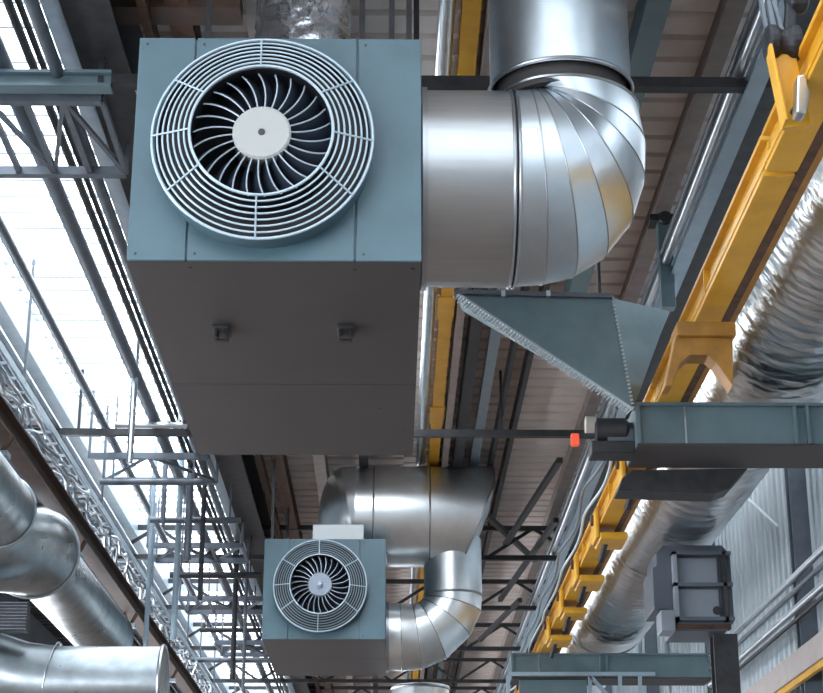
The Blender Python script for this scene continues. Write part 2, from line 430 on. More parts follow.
def ducts_far():
    Yd = 28.6
    P = lambda x, y: at(x, y, Y=Yd)
    root = thing('elbow_duct', P(430, 672), 'lower steel elbow duct leaving the right side of the smaller ventilation unit', 'duct')
    t, o = P(392, 604).z, P(392, 670).z; cz = (t + o) / 2; r = (t - o) / 2; xa = q1.x
    MB().lathe((xa + .01, Yd, cz), (1, 0, 0), [(0, r * 1.05), (.05, r * 1.05), (.05, r)], 40).build('wall_flange', 'seam', root)
    seams = [((388, 604), (388, 670)), ((400, 604), (402, 671)), ((412, 605), (422, 669)), ((418, 603), (446, 659)), ((422, 600), (470, 636)), ((424, 598), (481, 612)), ((424, 596), (482, 596))]
    rg = [ring2(P(*i), P(*u), 1, 40) for i, u in seams]
    b = MB()
    for i in range(len(rg) - 1): b.loft([rg[i], rg[i + 1]], caps=False)
    b.build('elbow', 'galv_far', root, smooth=60)
    sb = MB()
    for k in range(1, len(rg)): sb.tube(rg[k] + [rg[k][0]], .010 if k < len(rg) - 1 else .022, 6, caps=False)
    sb.build('gore_seam', 'seam', root)
    a, c = P(424, 600), P(482, 600); rr = (c.x - a.x) / 2; cx = (c.x + a.x) / 2
    zlow = P(424, 597).z; ztop = P(424, 540).z
    MB().lathe((cx, Yd, zlow), (0, 0, 1), [(0, rr), (ztop - zlow, rr)], 48, caps=False).build('riser', 'galv_far', root)
    MB().torus((cx, Yd, zlow + .02), (0, 0, 1), rr, .018, 48).build('riser_rim', 'seam_dark', root)
    # big upper cross duct
    Yu = 28.6
    P = lambda x, y: at(x, y, Y=Yu)
    r2 = thing('cross_duct', P(400, 568), 'big dull galvanised duct lying across above the smaller ventilation unit', 'duct')
    tz, bz = P(400, 468).z, P(400, 566).z; cz = (tz + bz) / 2; r = (tz - bz) / 2
    xm = P(374, 500).x; xw = P(356, 500).x; xs = P(429, 500).x
    zs = q2.z + .02
    sit = lambda ring: [Vector((v.x, v.y, max(v.z, zs))) for v in ring]      # the drum sits flat on the unit's top
    g = lambda x: MB().ring((x, Yu, cz), (1, 0, 0), r, 56)
    MB().loft([sit(g(xw)), sit(g(q1.x + .02)), g(q1.x + .03), g(xs)], caps=False).build('straight_section', 'galv_far', r2)
    for xx in (xm, xs):
        jb = MB().torus((xx, Yu, cz), (1, 0, 0), r, .016, 56)
        if xx == xm: jb.v = sit(jb.v)
        jb.build('joint_bead', 'seam', r2)
    # left end: bend going down onto the top of the unit
    cxp = xw; rb = r * .08; b = MB(); rings = []
    x_in = P(316, 540).x
    for k in range(8):
        t = k / 7 * PI / 2
        inn = Vector((cxp + .45 * t / 1.57 - .12 * math.sin(t), Yu, bz - .12 * (1 - math.cos(t)) + .0))
        ex, ez = (cxp - x_in), (tz - bz)
        out = Vector((cxp - ex * math.sin(t) ** .6, Yu, bz - .12 + (ez + .12) * max(0, math.cos(t)) ** .6))
        rings.append((inn, out))
    rr_ = [ring2(i, o_, 1 if k < 1 else (r / max(.2, ((o_ - i).length / 2))) * (1 - .3 * k / 7), 48) for k, (i, o_) in enumerate(rings)]
    for i in range(len(rr_) - 1): b.loft([rr_[i], rr_[i + 1]], caps=False)
    last = rr_[-1]; b.loft([last, [Vector((v.x, v.y, q2.z + .02)) for v in last]])
    b.v = sit(b.v); b.build('bend', 'galv_far', r2, smooth=60)
    # right end: mitred drum
    b = MB()
    ra = b.ring((xs, Yu, cz), (1, 0, 0), r, 56)
    topx, botx = P(491, 462).x, P(461, 566).x
    rbn = []
    for v in ra:
        t = (v.z - bz) / (tz - bz); ext = botx + (topx - botx) * t + .12 * math.sin(PI * t) + .30 * max(0, t - .55) * (1 - t) * 4
        rbn.append(Vector((ext, v.y, v.z)))
    b.loft([ra, rbn], caps=False); cen = sum(rbn, Vector()) / len(rbn)
    b.loft([rbn, [cen + (v - cen) * .6 + Vector((.06, 0, 0)) for v in rbn], [cen + (v - cen) * .1 + Vector((.09, 0, 0)) for v in rbn]])
    b.build('mitred_end', 'galv_far', r2, smooth=50)
    sd = MB().tube(rbn + [rbn[0]], .018, 6, caps=False); sd.build('end_seam', 'seam', r2)
    # white packing plate in front of the bend
    a, c = at(313, 534, Y=q0.y + .3), at(364, 526, Y=q0.y + .3)
    tag(MB().box(a.x, c.x, q0.y + .2, q0.y + .28, q2.z - .0, c.z).build('cover_plate', 'white', smooth=0, bevel=.01), 'small pale cover plate standing on top of the smaller ventilation unit', 'plate')
    # third duct, below and beyond
    a, c = at(392, 690, Y=35), at(449, 690, Y=35); cx = (a.x + c.x) / 2; r = (c.x - a.x) / 2
    t3 = thing('drop_duct', (cx, 35, -1.7), 'grey upright duct end peeping out under the lower elbow duct', 'duct')
    MB().lathe((cx, 35, -1.7), (0, 0, 1), [(0, r), (7.1, r)], 40).build('straight_section', 'galv_far', t3)
    MB().torus((cx, 35, 5.35), (0, 0, 1), r, .03, 40).build('top_rim', 'seam', t3)
ducts_far()

# big foil-wrapped duct on the right
def foil_run():
    cx, cz, r = 3.89, 6.10, .755; b = MB(); n = 56; rings = []; y = 8.0; i = 0
    while y < 46:
        amp = .013 + .007 * math.sin(y * 1.3)
        rings.append([Vector((cx + (r + amp * math.sin(y * 23 + math.sin(j * .7) * .9) + random.uniform(-.011, .011)) * math.cos(2 * PI * j / n), y,
                              cz + (r + amp * math.sin(y * 23 + math.sin(j * .7) * .9) + random.uniform(-.011, .011)) * math.sin(2 * PI * j / n))) for j in range(n)])
        y += .07 if y < 30 else .2
    b.loft(rings)
    root = thing('insulated_duct', (cx, 27, cz - r), 'thick wrinkled silver foil duct running beside the yellow crane rail', 'duct')
    b.build('foil_skin', 'foil', root, smooth=60)
    s = MB()
    for yy in (11.5, 18.9, 24.5, 31, 38): s.torus((cx, yy, cz), (0, 1, 0), r + .012, .018, 48, 6)
    s.build('clamp_band', 'silverpipe', root)
    for yy in (10, 17.8, 25.5, 33, 41):
        MB().bar((cx, yy, cz + r - .02), (cx, yy, ZR), .03).build('hanger_rod', 'dark', root, smooth=0)
foil_run()

# left-hand ducts
def ducts_left():
    cx, cz, r = -4.72, 5.18, .45
    root = thing('branch_duct', (cx, 23, cz - r), 'brushed steel duct with flared collar running away along the left side', 'duct')
    b = MB().lathe((cx, 14, cz), (0, 1, 0), [(0, r * .98), (6.1, r * .98)], 44); b.build('near_run', 'galv_left', root)
    MB().torus((cx, 20.1, cz), (0, 1, 0), r, .02, 44).build('end_bead', 'seam', root)
    MB().lathe((cx, 22.3, cz), (0, 1, 0), [(0, r * 1.30), (.06, r * 1.26), (.5, r), (6.0, r), (6.02, r * 1.03), (6.10, r * 1.03)], 48).build('far_run', 'galv_left', root)
    MB().torus((cx, 22.32, cz), (0, 1, 0), r * 1.32, .022, 48).build('collar_rim', 'seam', root)
    # tee arriving from the left
    b = MB(); rings = []
    for k in range(7):
        t = k / 6; a = t * PI / 2
        c = Vector((cx - .62 * (1 - math.sin(a)) , 23.2 - .62 * math.cos(a) * 1.0, cz)) if False else Vector((cx - .55 + .55 * math.sin(a), 22.3 - .55 + .0 + .55 * (1 - math.cos(a)), cz))
        d = Vector((math.cos(a), math.sin(a), 0))
        rings.append(b.ring(c, d, r * (1.42 - .12 * t), 44))
    rings.insert(0, b.ring((cx - 3.4, 21.75, cz), (1, 0, 0), r * 1.42, 44))
    b.loft(rings); b.build('bend', 'galv_left', root, smooth=60)
    sb = MB().torus((cx - .56, 21.75, cz), (1, 0, 0), r * 1.425, .014, 44); sb.build('bend_seam', 'seam', root)
    pts = [(XL + .01, 21.5, 4.0), (-6.8, 21.5, 3.98), (-6.0, 21.5, 3.90), (-5.45, 21.5, 3.72), (-5.0, 21.5, 3.52), (-4.6, 21.5, 3.39), (-4.2, 21.5, 3.34), (-3.75, 21.5, 3.33), (-2.82, 21.5, 3.33)]
    t = thing('curved_duct', (-4.5, 21.5, 2.9), 'smooth curved galvanised duct in the bottom left corner with an open flanged end', 'duct')
    MB().tube(pts, .47, 44).build('duct_body', 'galv_left', t, smooth=60)
    MB().torus((-2.83, 21.5, 3.34), (1, 0, 0), .47, .025, 44).build('end_flange', 'seam', t)
    MB().torus((-4.2, 21.5, 3.38), (1, 0, -.15), .472, .012, 44).build('joint_seam', 'seam', t)
    # finned heater fragment
    a = at(14, 618, Y=21.0)
    t = thing('finned_heater', (a.x, 21, a.z - .2), 'dark finned heater block at the left edge between two ducts', 'heater')
    MB().box(a.x - .6, a.x + .17, 20.9, 21.1, a.z - .17, a.z + .17).build('core', 'dark', t, smooth=0)
    f = MB()
    for k in range(9): f.box(a.x - .6, a.x + .18, 20.86, 20.9, a.z - .16 + k * .04, a.z - .15 + k * .04)
    f.build('fin', 'greypipe', t, smooth=0)
ducts_left()

# ------------------------------------------------------------------ crane runway, right
YB1, YB2 = 15.7, 29.5
def crane():
    root = thing('crane_rail', (2.68, 25, 5.12), 'yellow crane runway beam running the length of the hall on the right', 'crane beam')
    zb, zt = 5.12, 5.43
    def seg(y0, y1, nm):
        b = MB().ibeam((2.64, y0, (zb + zt) / 2), (2.64, y1, (zb + zt) / 2), .22, zt - zb, .04, .12)
        b.bar((2.56, y0, zb + .10), (2.56, y1, zb + .10), .03, .03)
        return b.build('beam_section', 'yellow', root, smooth=0, bevel=.006)
    seg(4, 10.6, ''); seg(10.66, 16.0, ''); seg(16.05, 29.6, ''); seg(29.65, 60, '')
    MB().box(2.82, 2.87, 4, 60, zb, zb + .08).build('conductor_bar', 'ochre', root, smooth=0)
    MB().box(2.752, 2.82, 4, 60, zb, zb + .04).build('rail_strip', 'rust', root, smooth=0)
    for y in (13.0, 19.5, 22.5, 25.5, 28): MB().box(2.535, 2.58, y, y + .03, zb + .04, zt - .04).build('web_stiffener', 'yellow', root, smooth=0)
    # hanging trestle bracket below the rail
    t = thing('rail_bracket', (2.77, 13.2, 4.45), 'ochre arched bracket under the yellow crane rail', 'bracket')
    y = 13.15
    P = lambda a, c: at(a, c, Y=y)
    poly = [P(678, 326), P(733, 326), P(733, 386), P(716, 362), P(708, 355), P(690, 355), P(680, 364), P(672, 386), P(665, 386)]
    MB().prism(poly, (0, .22, 0)).build('arch_plate', 'ochre', t, smooth=0, bevel=.008)
    a, c = P(676, 326), P(735, 338)
    MB().box(a.x, c.x, y - .06, y + .28, c.z, a.z + .02).build('top_plate', 'ochre', t, smooth=0, bevel=.008)
    # yellow hanger strap and splice
    t = thing('rail_hanger', (2.8, 10.9, 5.7), 'upright yellow channel hanger bolted to the crane rail near the top right corner', 'hanger')
    p0 = at(796, 128, X=2.49); p1 = at(780, 52, Y=p0.y); t.location = (p0.x, p0.y, p0.z); t['_w'] = tuple(p0)
    MB().bar(p0, p1, .045, .18, (1, 0, 0)).bar(p0 + Vector((-.08, -.06, 0)), p1 + Vector((-.08, -.06, 0)), .10, .02, (1, 0, 0)).build('channel', 'yellow', t, smooth=0, bevel=.005)
    MB().lathe(p0 + Vector((-.02, -.14, .06)), (0, 1, 0), [(0, .035), (.05, .035)], 6).build('bolt', 'dark', t, smooth=0)
    b = MB()
    for k in range(5):
        pts = [p1 + Vector((.03 * k - .06, -.02, -.02)), p1 + Vector((.02 * k - .09 + random.uniform(-.05, .05), 0, .35)), p1 + Vector((-.12 + .03 * k, 0, .8)), Vector((p1.x - .2 + .05 * k, p1.y, ZR))]
        b.tube(pts, .016, 6)
    b.build('hanger_cable', 'greypipe', t)
    b = MB().lathe((p1.x - .10, p1.y, p1.z + .06), (1, 0, 0), [(0, .05), (.02, .12), (.08, .12), (.10, .09), (.14, .09), (.16, .12), (.22, .12), (.24, .05)], 20)
    b.bar((p1.x + .06, p1.y, p1.z + .1), (p1.x + .12, p1.y, p1.z + .55), .07).lathe((p1.x + .06, p1.y, p1.z + .38), (1, 0, 0), [(0, .05), (.03, .10), (.12, .10), (.15, .05)], 16)
    b.build('hanger_block', 'black', t, smooth=0, bevel=.02)
    # end stop in grey metal on the rail
    t = tag(MB().prism([at(*q, Y=9.3) for q in ((797, 75), (806, 73), (811, 92), (806, 114), (796, 112))], (0, .12, 0)).build('stop_block', 'silverpipe', smooth=0, bevel=.015),
            'small grey metal stop block beside the yellow hanger', 'stop block')
crane()

def bracket_beam(Y, x0, label, hopper):
    zt, zb = 5.10, 4.70
    root = thing('crane_bracket', (4.0, Y, zb), label, 'bracket beam', 'bracket beams that carry the crane rail')
    b = MB().box(x0, 5.455, Y, Y + .03, zb + .01, zt)                        # web facing us
    b.build('web', 'bluegrey', root, smooth=0)
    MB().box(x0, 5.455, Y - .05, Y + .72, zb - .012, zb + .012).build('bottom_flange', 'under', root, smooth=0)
    MB().box(x0, 5.455, Y - .06, Y + .10, zt - .01, zt + .018).build('top_flange', 'bluegrey', root, smooth=0)
    MB().box(x0 - .01, x0 + .03, Y - .05, Y + .72, zb, zt + .01).build('end_plate', 'bluegrey', root, smooth=0)
    MB().box(x0, 5.455, Y + .68, Y + .72, zb, zt).build('rear_web', 'bluegrey', root, smooth=0)
    s = MB()
    for k in range(24):
        z = zb + .03 + k * .016
        s.box(x0 + .46, x0 + .475, Y - .006, Y + .004, z, z + .010)
    s.build('weld_seam', 'silverpipe', root, smooth=0)
    for x in (x0 + 1.50, x0 + 1.62):
        MB().box(x, x + .03, Y - .05, Y, zb, zt).build('stiffener', 'bluegrey', root, smooth=0)
    return root
bracket_beam(YB1, 2.33, 'blue-grey box bracket beam crossing from the right edge in front of the foil duct', True)
bracket_beam(YB2, 2.05, 'distant blue-grey bracket beam at the bottom where the foil duct passes behind it', False)

def near_bracket_extras():
    # dark plate and channel hanging behind/below the near bracket
    Y = 16.5
    P = lambda a, c, y=Y: at(a, c, Y=y)
    t = tag(MB().prism([P(632, 470), P(748, 468), P(730, 488), P(716, 493), P(618, 490), P(622, 478)], (0, .35, 0)).build('gusset_plate', 'dark', smooth=0, bevel=.01),
            'dark steel gusset plate under the near bracket beam', 'plate')
    # sheet metal haunch (inverted pyramid)
    A, B_, C_ = at(456, 293, Y=YB1), at(612, 297, Y=YB1), at(633, 410, Y=YB1)
    D = at(669, 311, Y=16.55); 
    E_ = Vector((A.x + .1, 16.55, D.z + .0))
    root = thing('sheet_metal_hopper', (C_.x, YB1, C_.z), 'blue-grey triangular sheet-metal hopper hanging left of the yellow crane rail', 'hopper')
    e = Vector((0, .03, 0))
    MB().prism([A, B_, C_], e).build('front_plate', 'hopper', root, smooth=0)
    MB().prism([B_ + e, D, C_ + e], Vector((.0, .03, 0))).build('side_plate', 'hopper', root, smooth=0)
    MB().prism([A + e, C_ + e, E_], Vector((0, .02, 0))).build('rear_plate', 'hopper', root, smooth=0)
    MB().bar(A + Vector((-.02, -.02, .0)), B_ + Vector((.0, -.02, .0)), .05, .045).build('top_lip', 'greypipe', root, smooth=0)
    b = MB(); d = (C_ - A); nrm = Vector((d.z, 0, -d.x)).normalized(); 
    if nrm.z > 0: nrm = -nrm
    n = 62
    b.bar(A + Vector((0, -.015, 0)), C_ + Vector((0, -.015, 0)), .03, .02)
    for k in range(n):
        p = A + d * ((k + .5) / n); l = .05 + .03 * random.random()
        b.bar(p + Vector((0, -.02, 0)), p + nrm * l + Vector((-.012, -.02, 0)), .016, .012)
    b.build('serrated_trim', 'cable_light', root, smooth=0)
    b = MB()
    for k in range(30):
        p = B_ + (C_ - B_) * ((k + .5) / 30); b.bar(p + Vector((-.01, -.01, 0)), p + Vector((.016, -.01, .006)), .018, .018)
    b.build('edge_seam', 'cable_light', root, smooth=0)
    s = MB()
    for px in (503, 548):
        p = at(px, 295, Y=YB1); MB().box(p.x - .02, p.x + .02, YB1 - .05, YB1, p.z - .03, p.z + .03).build('lip_clip', 'silverpipe', root, smooth=0)
    # hanging straps hopper -> roof
    for x, y in ((A.x + .2, YB1 + .15), (B_.x - .1, YB1 + .15)):
        MB().bar((x, y, A.z - .03), (x, y, ZR), .03).build('hanger_rod', 'dark', root, smooth=0)
    # end motor with lamp
    a = at(607, 432, Y=15.85)
    root = thing('end_motor', (a.x, 15.85, a.z - .25), 'small dark motor assembly at the lower tip of the triangular hopper', 'motor')
    MB().lathe((a.x - .12, 15.9, a.z + .03), (1, 0, 0), [(0, .10), (.02, .12), (.30, .12), (.34, .08), (.40, .08)], 20).build('motor_body', 'dark', root)
    MB().lathe((a.x - .20, 15.9, a.z + .08), (1, 0, 0), [(0, .09), (.10, .09)], 20).build('end_drum', 'cream', root)
    MB().box(a.x - .16, a.x + .26, 15.8, 16.1, a.z - .22, a.z - .10).build('mounting_foot', 'dark', root, smooth=0, bevel=.01)
    MB().box(a.x + .0, a.x + .26, 15.82, 16.0, a.z - .10, a.z + .03).build('terminal_box', 'panelgrey', root, smooth=0, bevel=.01)
    p = at(575, 440, Y=15.9)
    t = thing('warning_lamp', (p.x, 15.9, p.z - .07), 'small red-orange warning lamp under the thin dark cross bar', 'lamp')
    MB().box(p.x - .04, p.x + .04, 15.86, 15.94, p.z - .06, p.z + .06).build('lens', 'red', t, smooth=0, bevel=.015)
    MB().box(p.x + .03, p.x + .2, 15.87, 15.93, p.z + .02, p.z + .06).build('lamp_arm', 'dark', t, smooth=0)
    # festoon cable hanging along the rail
    for k, (dx, dz, m) in enumerate(((-.30, .05, 'cable_light'), (-.38, .14, 'greypipe'))):
        pts = []; y = 16.6
        while y < 48:
            pts.append((2.68 + dx + .03 * math.sin(y * 2.1 + k), y, 5.25 + dz - .10 * abs(math.sin(y * .9 + k)))); y += .35
        tag(MB().tube(pts, .018, 8).build('festoon_cable', m), ('pale', 'dark grey')[k] + ' festoon cable drooping along the far part of the yellow crane rail', 'cable', 'festoon cables')
    # draped yellow tarp-like rail fittings further along
    for i, (y, w) in enumerate(((17.9, .5), (20.4, .6), (22.8, .7), (25.0, .6), (27.2, .7), (30.5, .9), (33.5, .9))):
        r = thing('rail_trolley', (2.7, y, 4.92), ('first', 'second', 'third', 'fourth', 'fifth', 'sixth', 'seventh')[i] + ' ochre trolley fitting on the crane rail beyond the near bracket beam', 'trolley', 'trolley fittings on the crane rail')
        MB().box(2.52, 2.86, y, y + w, 4.93, 5.02).build('carriage', 'yellow', r, smooth=0, bevel=.02)
        MB().box(2.47, 2.52, y, y + w * .8, 4.95, 5.32).build('side_plate', 'yellow', r, smooth=0, bevel=.015)
        MB().lathe((2.44, y + w * .4, 5.22), (1, 0, 0), [(0, .07), (.05, .07)], 16).build('wheel', 'rust', r)
        MB().bar((2.62, y + w * .5, 4.94), (2.56, y + w * .7, 4.74), .05).build('cable_clamp', 'dark', r, smooth=0)
near_bracket_extras()

# ------------------------------------------------------------------ right wall equipment
def right_wall():
    Y = 22.0
    a, c = at(651, 545, Y=Y), at(735, 631, Y=Y)
    x0, x1, zt, zb = a.x, c.x, a.z, c.z
    root = thing('air_heater', ((x0 + x1) / 2, Y, zb), 'dark grey louvred air heater box on a post before the corrugated wall', 'heater')
    MB().prism([(x0, Y, zb + .28), (x0, Y, zt - .30), (x0 + .06, Y, zt - .27), (x0 + .06, Y, zt - .10), (x0 + .16, Y, zt), (x1 - .10, Y, zt), (x1, Y, zt - .12), (x1, Y, zb + .12), (x1 - .1, Y, zb), (x0 + .26, Y, zb), (x0 + .2, Y, zb + .28)], (0, .85, 0)).build('housing', 'panelgrey', root, smooth=0, bevel=.01)
    MB().box(x0 + .07, x0 + .25, Y - .10, Y + .3, zb - .02, zb + .25).build('junction_box', 'panellight', root, smooth=0, bevel=.01)
    fx0, fx1, fz0, fz1 = x0 + .25, x1 - .02, zb + .14, zt - .16
    for zz in (fz0 - .03, (fz0 + fz1) / 2, fz1):
        MB().box(fx0, fx1, Y - .16, Y + .01, zz, zz + .045).build('louvre_rail', 'panelgrey', root, smooth=0)
    for k in range(2):
        z0_ = fz0 + .02 + k * (fz1 - fz0) / 2
        MB().prism([(fx0 + .05, Y - .03, z0_), (fx0 + .05, Y - .03, z0_ + .37), (fx0 + .05, Y - .01, z0_ + .37), (fx0 + .05, Y - .01, z0_)], (fx1 - fx0 - .22, 0, 0)).build('louvre_panel', 'panellight', root, smooth=0)
    for x in (fx0, fx1 - .12):
        MB().box(x, x + .05, Y - .16, Y + .01, fz0 - .03, fz1 + .04).build('side_rail', 'panellight' if x == fx0 else 'dark', root, smooth=0)
    MB().lathe((fx1 - .2, Y - .06, fz0 + .12), (0, 1, 0), [(0, .05), (.04, .06)], 14).build('valve_knob', 'dark', root)
    MB().box(x0 + .25, x1 - .05, Y - .04, Y + .1, zb + .02, zb + .08).build('bottom_bar', 'rust', root, smooth=0)
    p0, p1 = at(712, 640, Y=Y + .3), at(736, 640, Y=Y + .3)
    tag(MB().ibeam_post((p0.x + p1.x) / 2, Y + .35, -1.7, zb, p1.x - p0.x).build('support_post', 'dark', smooth=0), 'dark steel post under the grey louvred air heater', 'post')
    # pipes on the wall
    names = ['upper silver', 'second silver', 'third silver', 'lowest dark']
    for i, (z, xx, r, m) in enumerate(((4.98, 5.40, .05, 'silverpipe'), (4.80, 5.40, .035, 'greypipe'), (4.55, 5.40, .055, 'silverpipe'), (4.42, 5.40, .03, 'dark'))):
        tag(MB().tube([(xx, 16.6, z - .02), (xx, 29.3, z + .01)], r, 12).build('wall_pipe', m), names[i] + ' pipe of the four fixed along the corrugated wall', 'pipe', 'pipes along the corrugated wall')
    t = thing('wall_beam', (5.5, 30, 3.8), 'beige steel ledge beam low on the corrugated wall in the bottom right corner', 'beam')
    MB().box(5.36, 5.70, 8, 60, 3.95, 4.0).box(5.36, 5.40, 8, 60, 3.68, 3.95).build('ledge', 'beige', t, smooth=0)
    MB().box(5.40, 5.46, 8, 60, 3.60, 3.68).build('edge_strip', 'yellow', t, smooth=0)
    for i, y in enumerate((15.9, 19.6, 23.0, 29.85, 37.0, 45)):
        t = tag(MB().ibeam_post(5.58, y, -1.7, ZR - .02, .24).build('wall_column', 'greypipe', smooth=0), ('first', 'second', 'third', 'fourth', 'fifth', 'sixth')[i] + ' grey steel column from the near end of the corrugated wall', 'column', 'columns of the corrugated wall')
    # thin brace and rails
    tag(MB().tube([at(748, 498, X=5.62), at(778, 527, X=5.66)], .022, 8).build('brace_rod', 'silverpipe'), 'short silver brace rod on the corrugated wall right of the foil duct', 'rod')
    for i, (a_, c_) in enumerate((((665, 600), (672, 693)), ((640, 640), (648, 693)))):
        p = at(*a_, X=4.9); q = at(*c_, Y=p.y)
        tag(MB().tube([(p.x, p.y, 6.2 if i == 0 else p.z), (p.x, p.y, -1.7)], .04, 8).build('upright_pipe', 'silverpipe'), ('taller', 'shorter')[i] + ' thin upright pipe left of the air heater post', 'pipe', 'upright pipes by the air heater')
    # diagonal lattice under far bracket
    t = thing('bracket_frame', (3.6, 29.3, 3.0), 'pale lattice frame hanging below the distant bracket beam', 'frame')
    P = lambda a, c: at(a, c, Y=29.3)
    for (u, v) in (((508, 674), (655, 674)), ((590, 676), (612, 700)), ((590, 676), (590, 710)), ((620, 676), (620, 710)), ((640, 676), (640, 710)), ((508, 676), (508, 710))):
        MB().bar(P(*u), P(*v), .06).build('frame_bar', 'bluelight', t, smooth=0)
    MB().box(P(520, 680).x, P(588, 680).x, 29.5, 29.6, P(520, 715).z, P(520, 678).z).build('infill_sheet', 'bluegrey', t, smooth=0)
def ibeam_post(self, x, y, z0, z1, w):
    t = w * .14
    self.box(x - w / 2, x + w / 2, y - w / 2, y - w / 2 + t, z0, z1); self.box(x - w / 2, x + w / 2, y + w / 2 - t, y + w / 2, z0, z1)
    return self.box(x - t / 2, x + t / 2, y - w / 2 + t, y + w / 2 - t, z0, z1)
MB.ibeam_post = ibeam_post
right_wall()

# ------------------------------------------------------------------ roof steel
def run(name, m, label, cat, ratio, z, shape, y0=9.0, y1=70.0, group=None, dz=0):
    """long member along the hall; ratio = sideways offset / height, as read off the photo"""
    x = ratio * z; b = MB()
    if shape[0] == 'tube': b.tube([(x, y0, z), (x, (y0 + y1) / 2, z), (x, y1, z)], shape[1], 12)
    elif shape[0] == 'i': b.ibeam((x, y0, z), (x, y1, z), shape[1], shape[2], .025, .025)
    else: b.bar((x, y0, z), (x, y1, z), shape[1], shape[2])
    return tag(b.build(name, m, smooth=35), label, cat, group)

G = 'steel purlins under the roof deck'
run('roof_purlin', 'purlin', 'brown-grey purlin under the roof deck just right of the big elbow duct riser', 'purlin', .372, 8.29, ('box', .18, .2), group=G)
run('roof_purlin', 'bluegrey', 'blue-grey purlin passing close behind the right edge of the elbow duct riser', 'purlin', .285, 8.1, ('i', .22, .3), y1=22, group=G)
run('roof_purlin', 'dark', 'thin dark purlin seen below the triangular hopper, left of the red lamp', 'purlin', .235, 8.25, ('box', .07, .26), y0=13.2, group=G)
run('roof_purlin', 'dark', 'thin dark purlin midway between the light blue strut and the red lamp', 'purlin', .205, 8.25, ('box', .06, .26), y0=13.2, group=G)
run('roof_purlin', 'dark', 'dark purlin close left of the light blue strut', 'purlin', .135, 8.15, ('i', .16, .3), y0=13.2, group=G)
run('roof_purlin', 'purlin', 'brown purlin just right of the yellow ceiling beam', 'purlin', .108, 8.2, ('box', .1, .3), y0=13.2, group=G)
run('roof_purlin', 'dark', 'dark purlin above the middle of the large ventilation unit', 'purlin', -.06, 8.2, ('box', .14, .34), group=G)
run('roof_purlin', 'purlin', 'brown purlin above the left half of the large ventilation unit', 'purlin', -.15, 8.2, ('box', .2, .34), group=G)
run('roof_purlin', 'rust', 'rusty purlin left of the large ventilation unit, inner of two', 'purlin', -.235, 8.1, ('i', .2, .3), group=G)
run('roof_purlin', 'dark', 'wide dark beam left of the large ventilation unit beside the skylight', 'beam', -.325, 8.0, ('i', .42, .7))
run('roof_purlin', 'rust', 'rusty brown purlin between the wide dark beam and the large ventilation unit', 'purlin', -.275, 7.95, ('box', .08, .2), group=G)
run('roof_purlin', 'purlin', 'grey-brown purlin close above the foil duct', 'purlin', .50, 8.2, ('box', .14, .3), group=G)

# yellow ceiling beam with silver pipe
t = thing('ceiling_beam', (.70, 30, 8.16), 'slim yellow beam running along the ceiling right of the large ventilation unit', 'beam')
bb = MB().ibeam((.70, 13.2, 8.26), (.70, 26, 8.26), .17, .20, .03, .03).build('beam_section', 'yellow', t, smooth=0)
MB().ibeam((.70, 26.03, 8.26), (.70, 70, 8.26), .17, .20, .03, .03).build('beam_section', 'yellow', t, smooth=0)
for y in (20.6, 25.2): MB().box(.58, .80, y, y + .8, 8.14, 8.165).build('splice_plate', 'yellow', t, smooth=0)
run('ceiling_pipe', 'silverpipe', 'silver pipe running close along the left side of the slim yellow ceiling beam', 'pipe', .058, 8.25, ('tube', .08), y0=13.2)
run('ceiling_pipe', 'bluelight', 'light blue strut pipe below the triangular hopper', 'pipe', .170, 8.26, ('box', .15, .13), y0=13.2)
run('ceiling_channel', 'bluelight', 'pale blue-green channel running along just left of the yellow crane rail', 'channel', .432, 7.4, ('i', .16, .12), y0=8)
run('ceiling_conduit', 'silverpipe', 'grey conduit left of the pale blue-green channel by the crane rail', 'conduit', .408, 7.5, ('tube', .05), y0=8)
run('ceiling_conduit', 'greypipe', 'thin dark conduit left of the pale conduit by the crane rail', 'conduit', .398, 7.6, ('tube', .035), y0=8)
run('ceiling_channel', 'dark', 'dark channel between pale channel and yellow crane rail', 'channel', .452, 7.6, ('box', .16, .14), y0=8)
# hanger post
p = at(663, 215, Z=8.1)
t = thing('hanger_post', (p.x, p.y, 7.1), 'short dark hanger post below the brown-grey purlin, above the hopper', 'post')
MB().box(p.x - .08, p.x + .08, p.y - .08, p.y + .08, 6.95, 8.1).build('post_tube', 'bluegrey', t, smooth=0, bevel=.01)
MB().box(p.x - .17, p.x + .17, p.y - .12, p.y + .12, 7.98, 8.06).build('head_plate', 'dark', t, smooth=0)
MB().lathe((p.x, p.y - .08, 8.02), (0, -1, 0), [(0, .08), (.06, .07)], 14).build('head_bolt', 'dark', t)

# cross trusses
def truss(Y, x0, x1, z0, z1, label, m='dark', panels=8, w=.10, deep=.12):
    t = thing('roof_truss', ((x0 + x1) / 2, Y, z0), label, 'truss', 'cross trusses under the roof')
    MB().bar((x0, Y, z0), (x1, Y, z0), deep, w).build('bottom_chord', m, t, smooth=0)
    MB().bar((x0, Y, z1), (x1, Y, z1), w, w).build('top_chord', m, t, smooth=0)
    for k in range(panels):
        a = x0 + (x1 - x0) * k / panels; c = x0 + (x1 - x0) * (k + 1) / panels
        if k % 2: MB().bar((a, Y, z1), (c, Y, z0), .06).build('web_member', m, t, smooth=0)
        else: MB().bar((a, Y, z0), (c, Y, z1), .06).build('web_member', m, t, smooth=0)
    return t
t = thing('roof_crossbar', (0, 13.6, 7.36), 'nearest grey cross bar under the roof, level with the front of the large ventilation unit', 'beam')
MB().ibeam((-5.4, 13.6, 7.42), (-2.5, 13.6, 7.42), .16, .16).build('left_length', 'bluegrey', t, smooth=0)
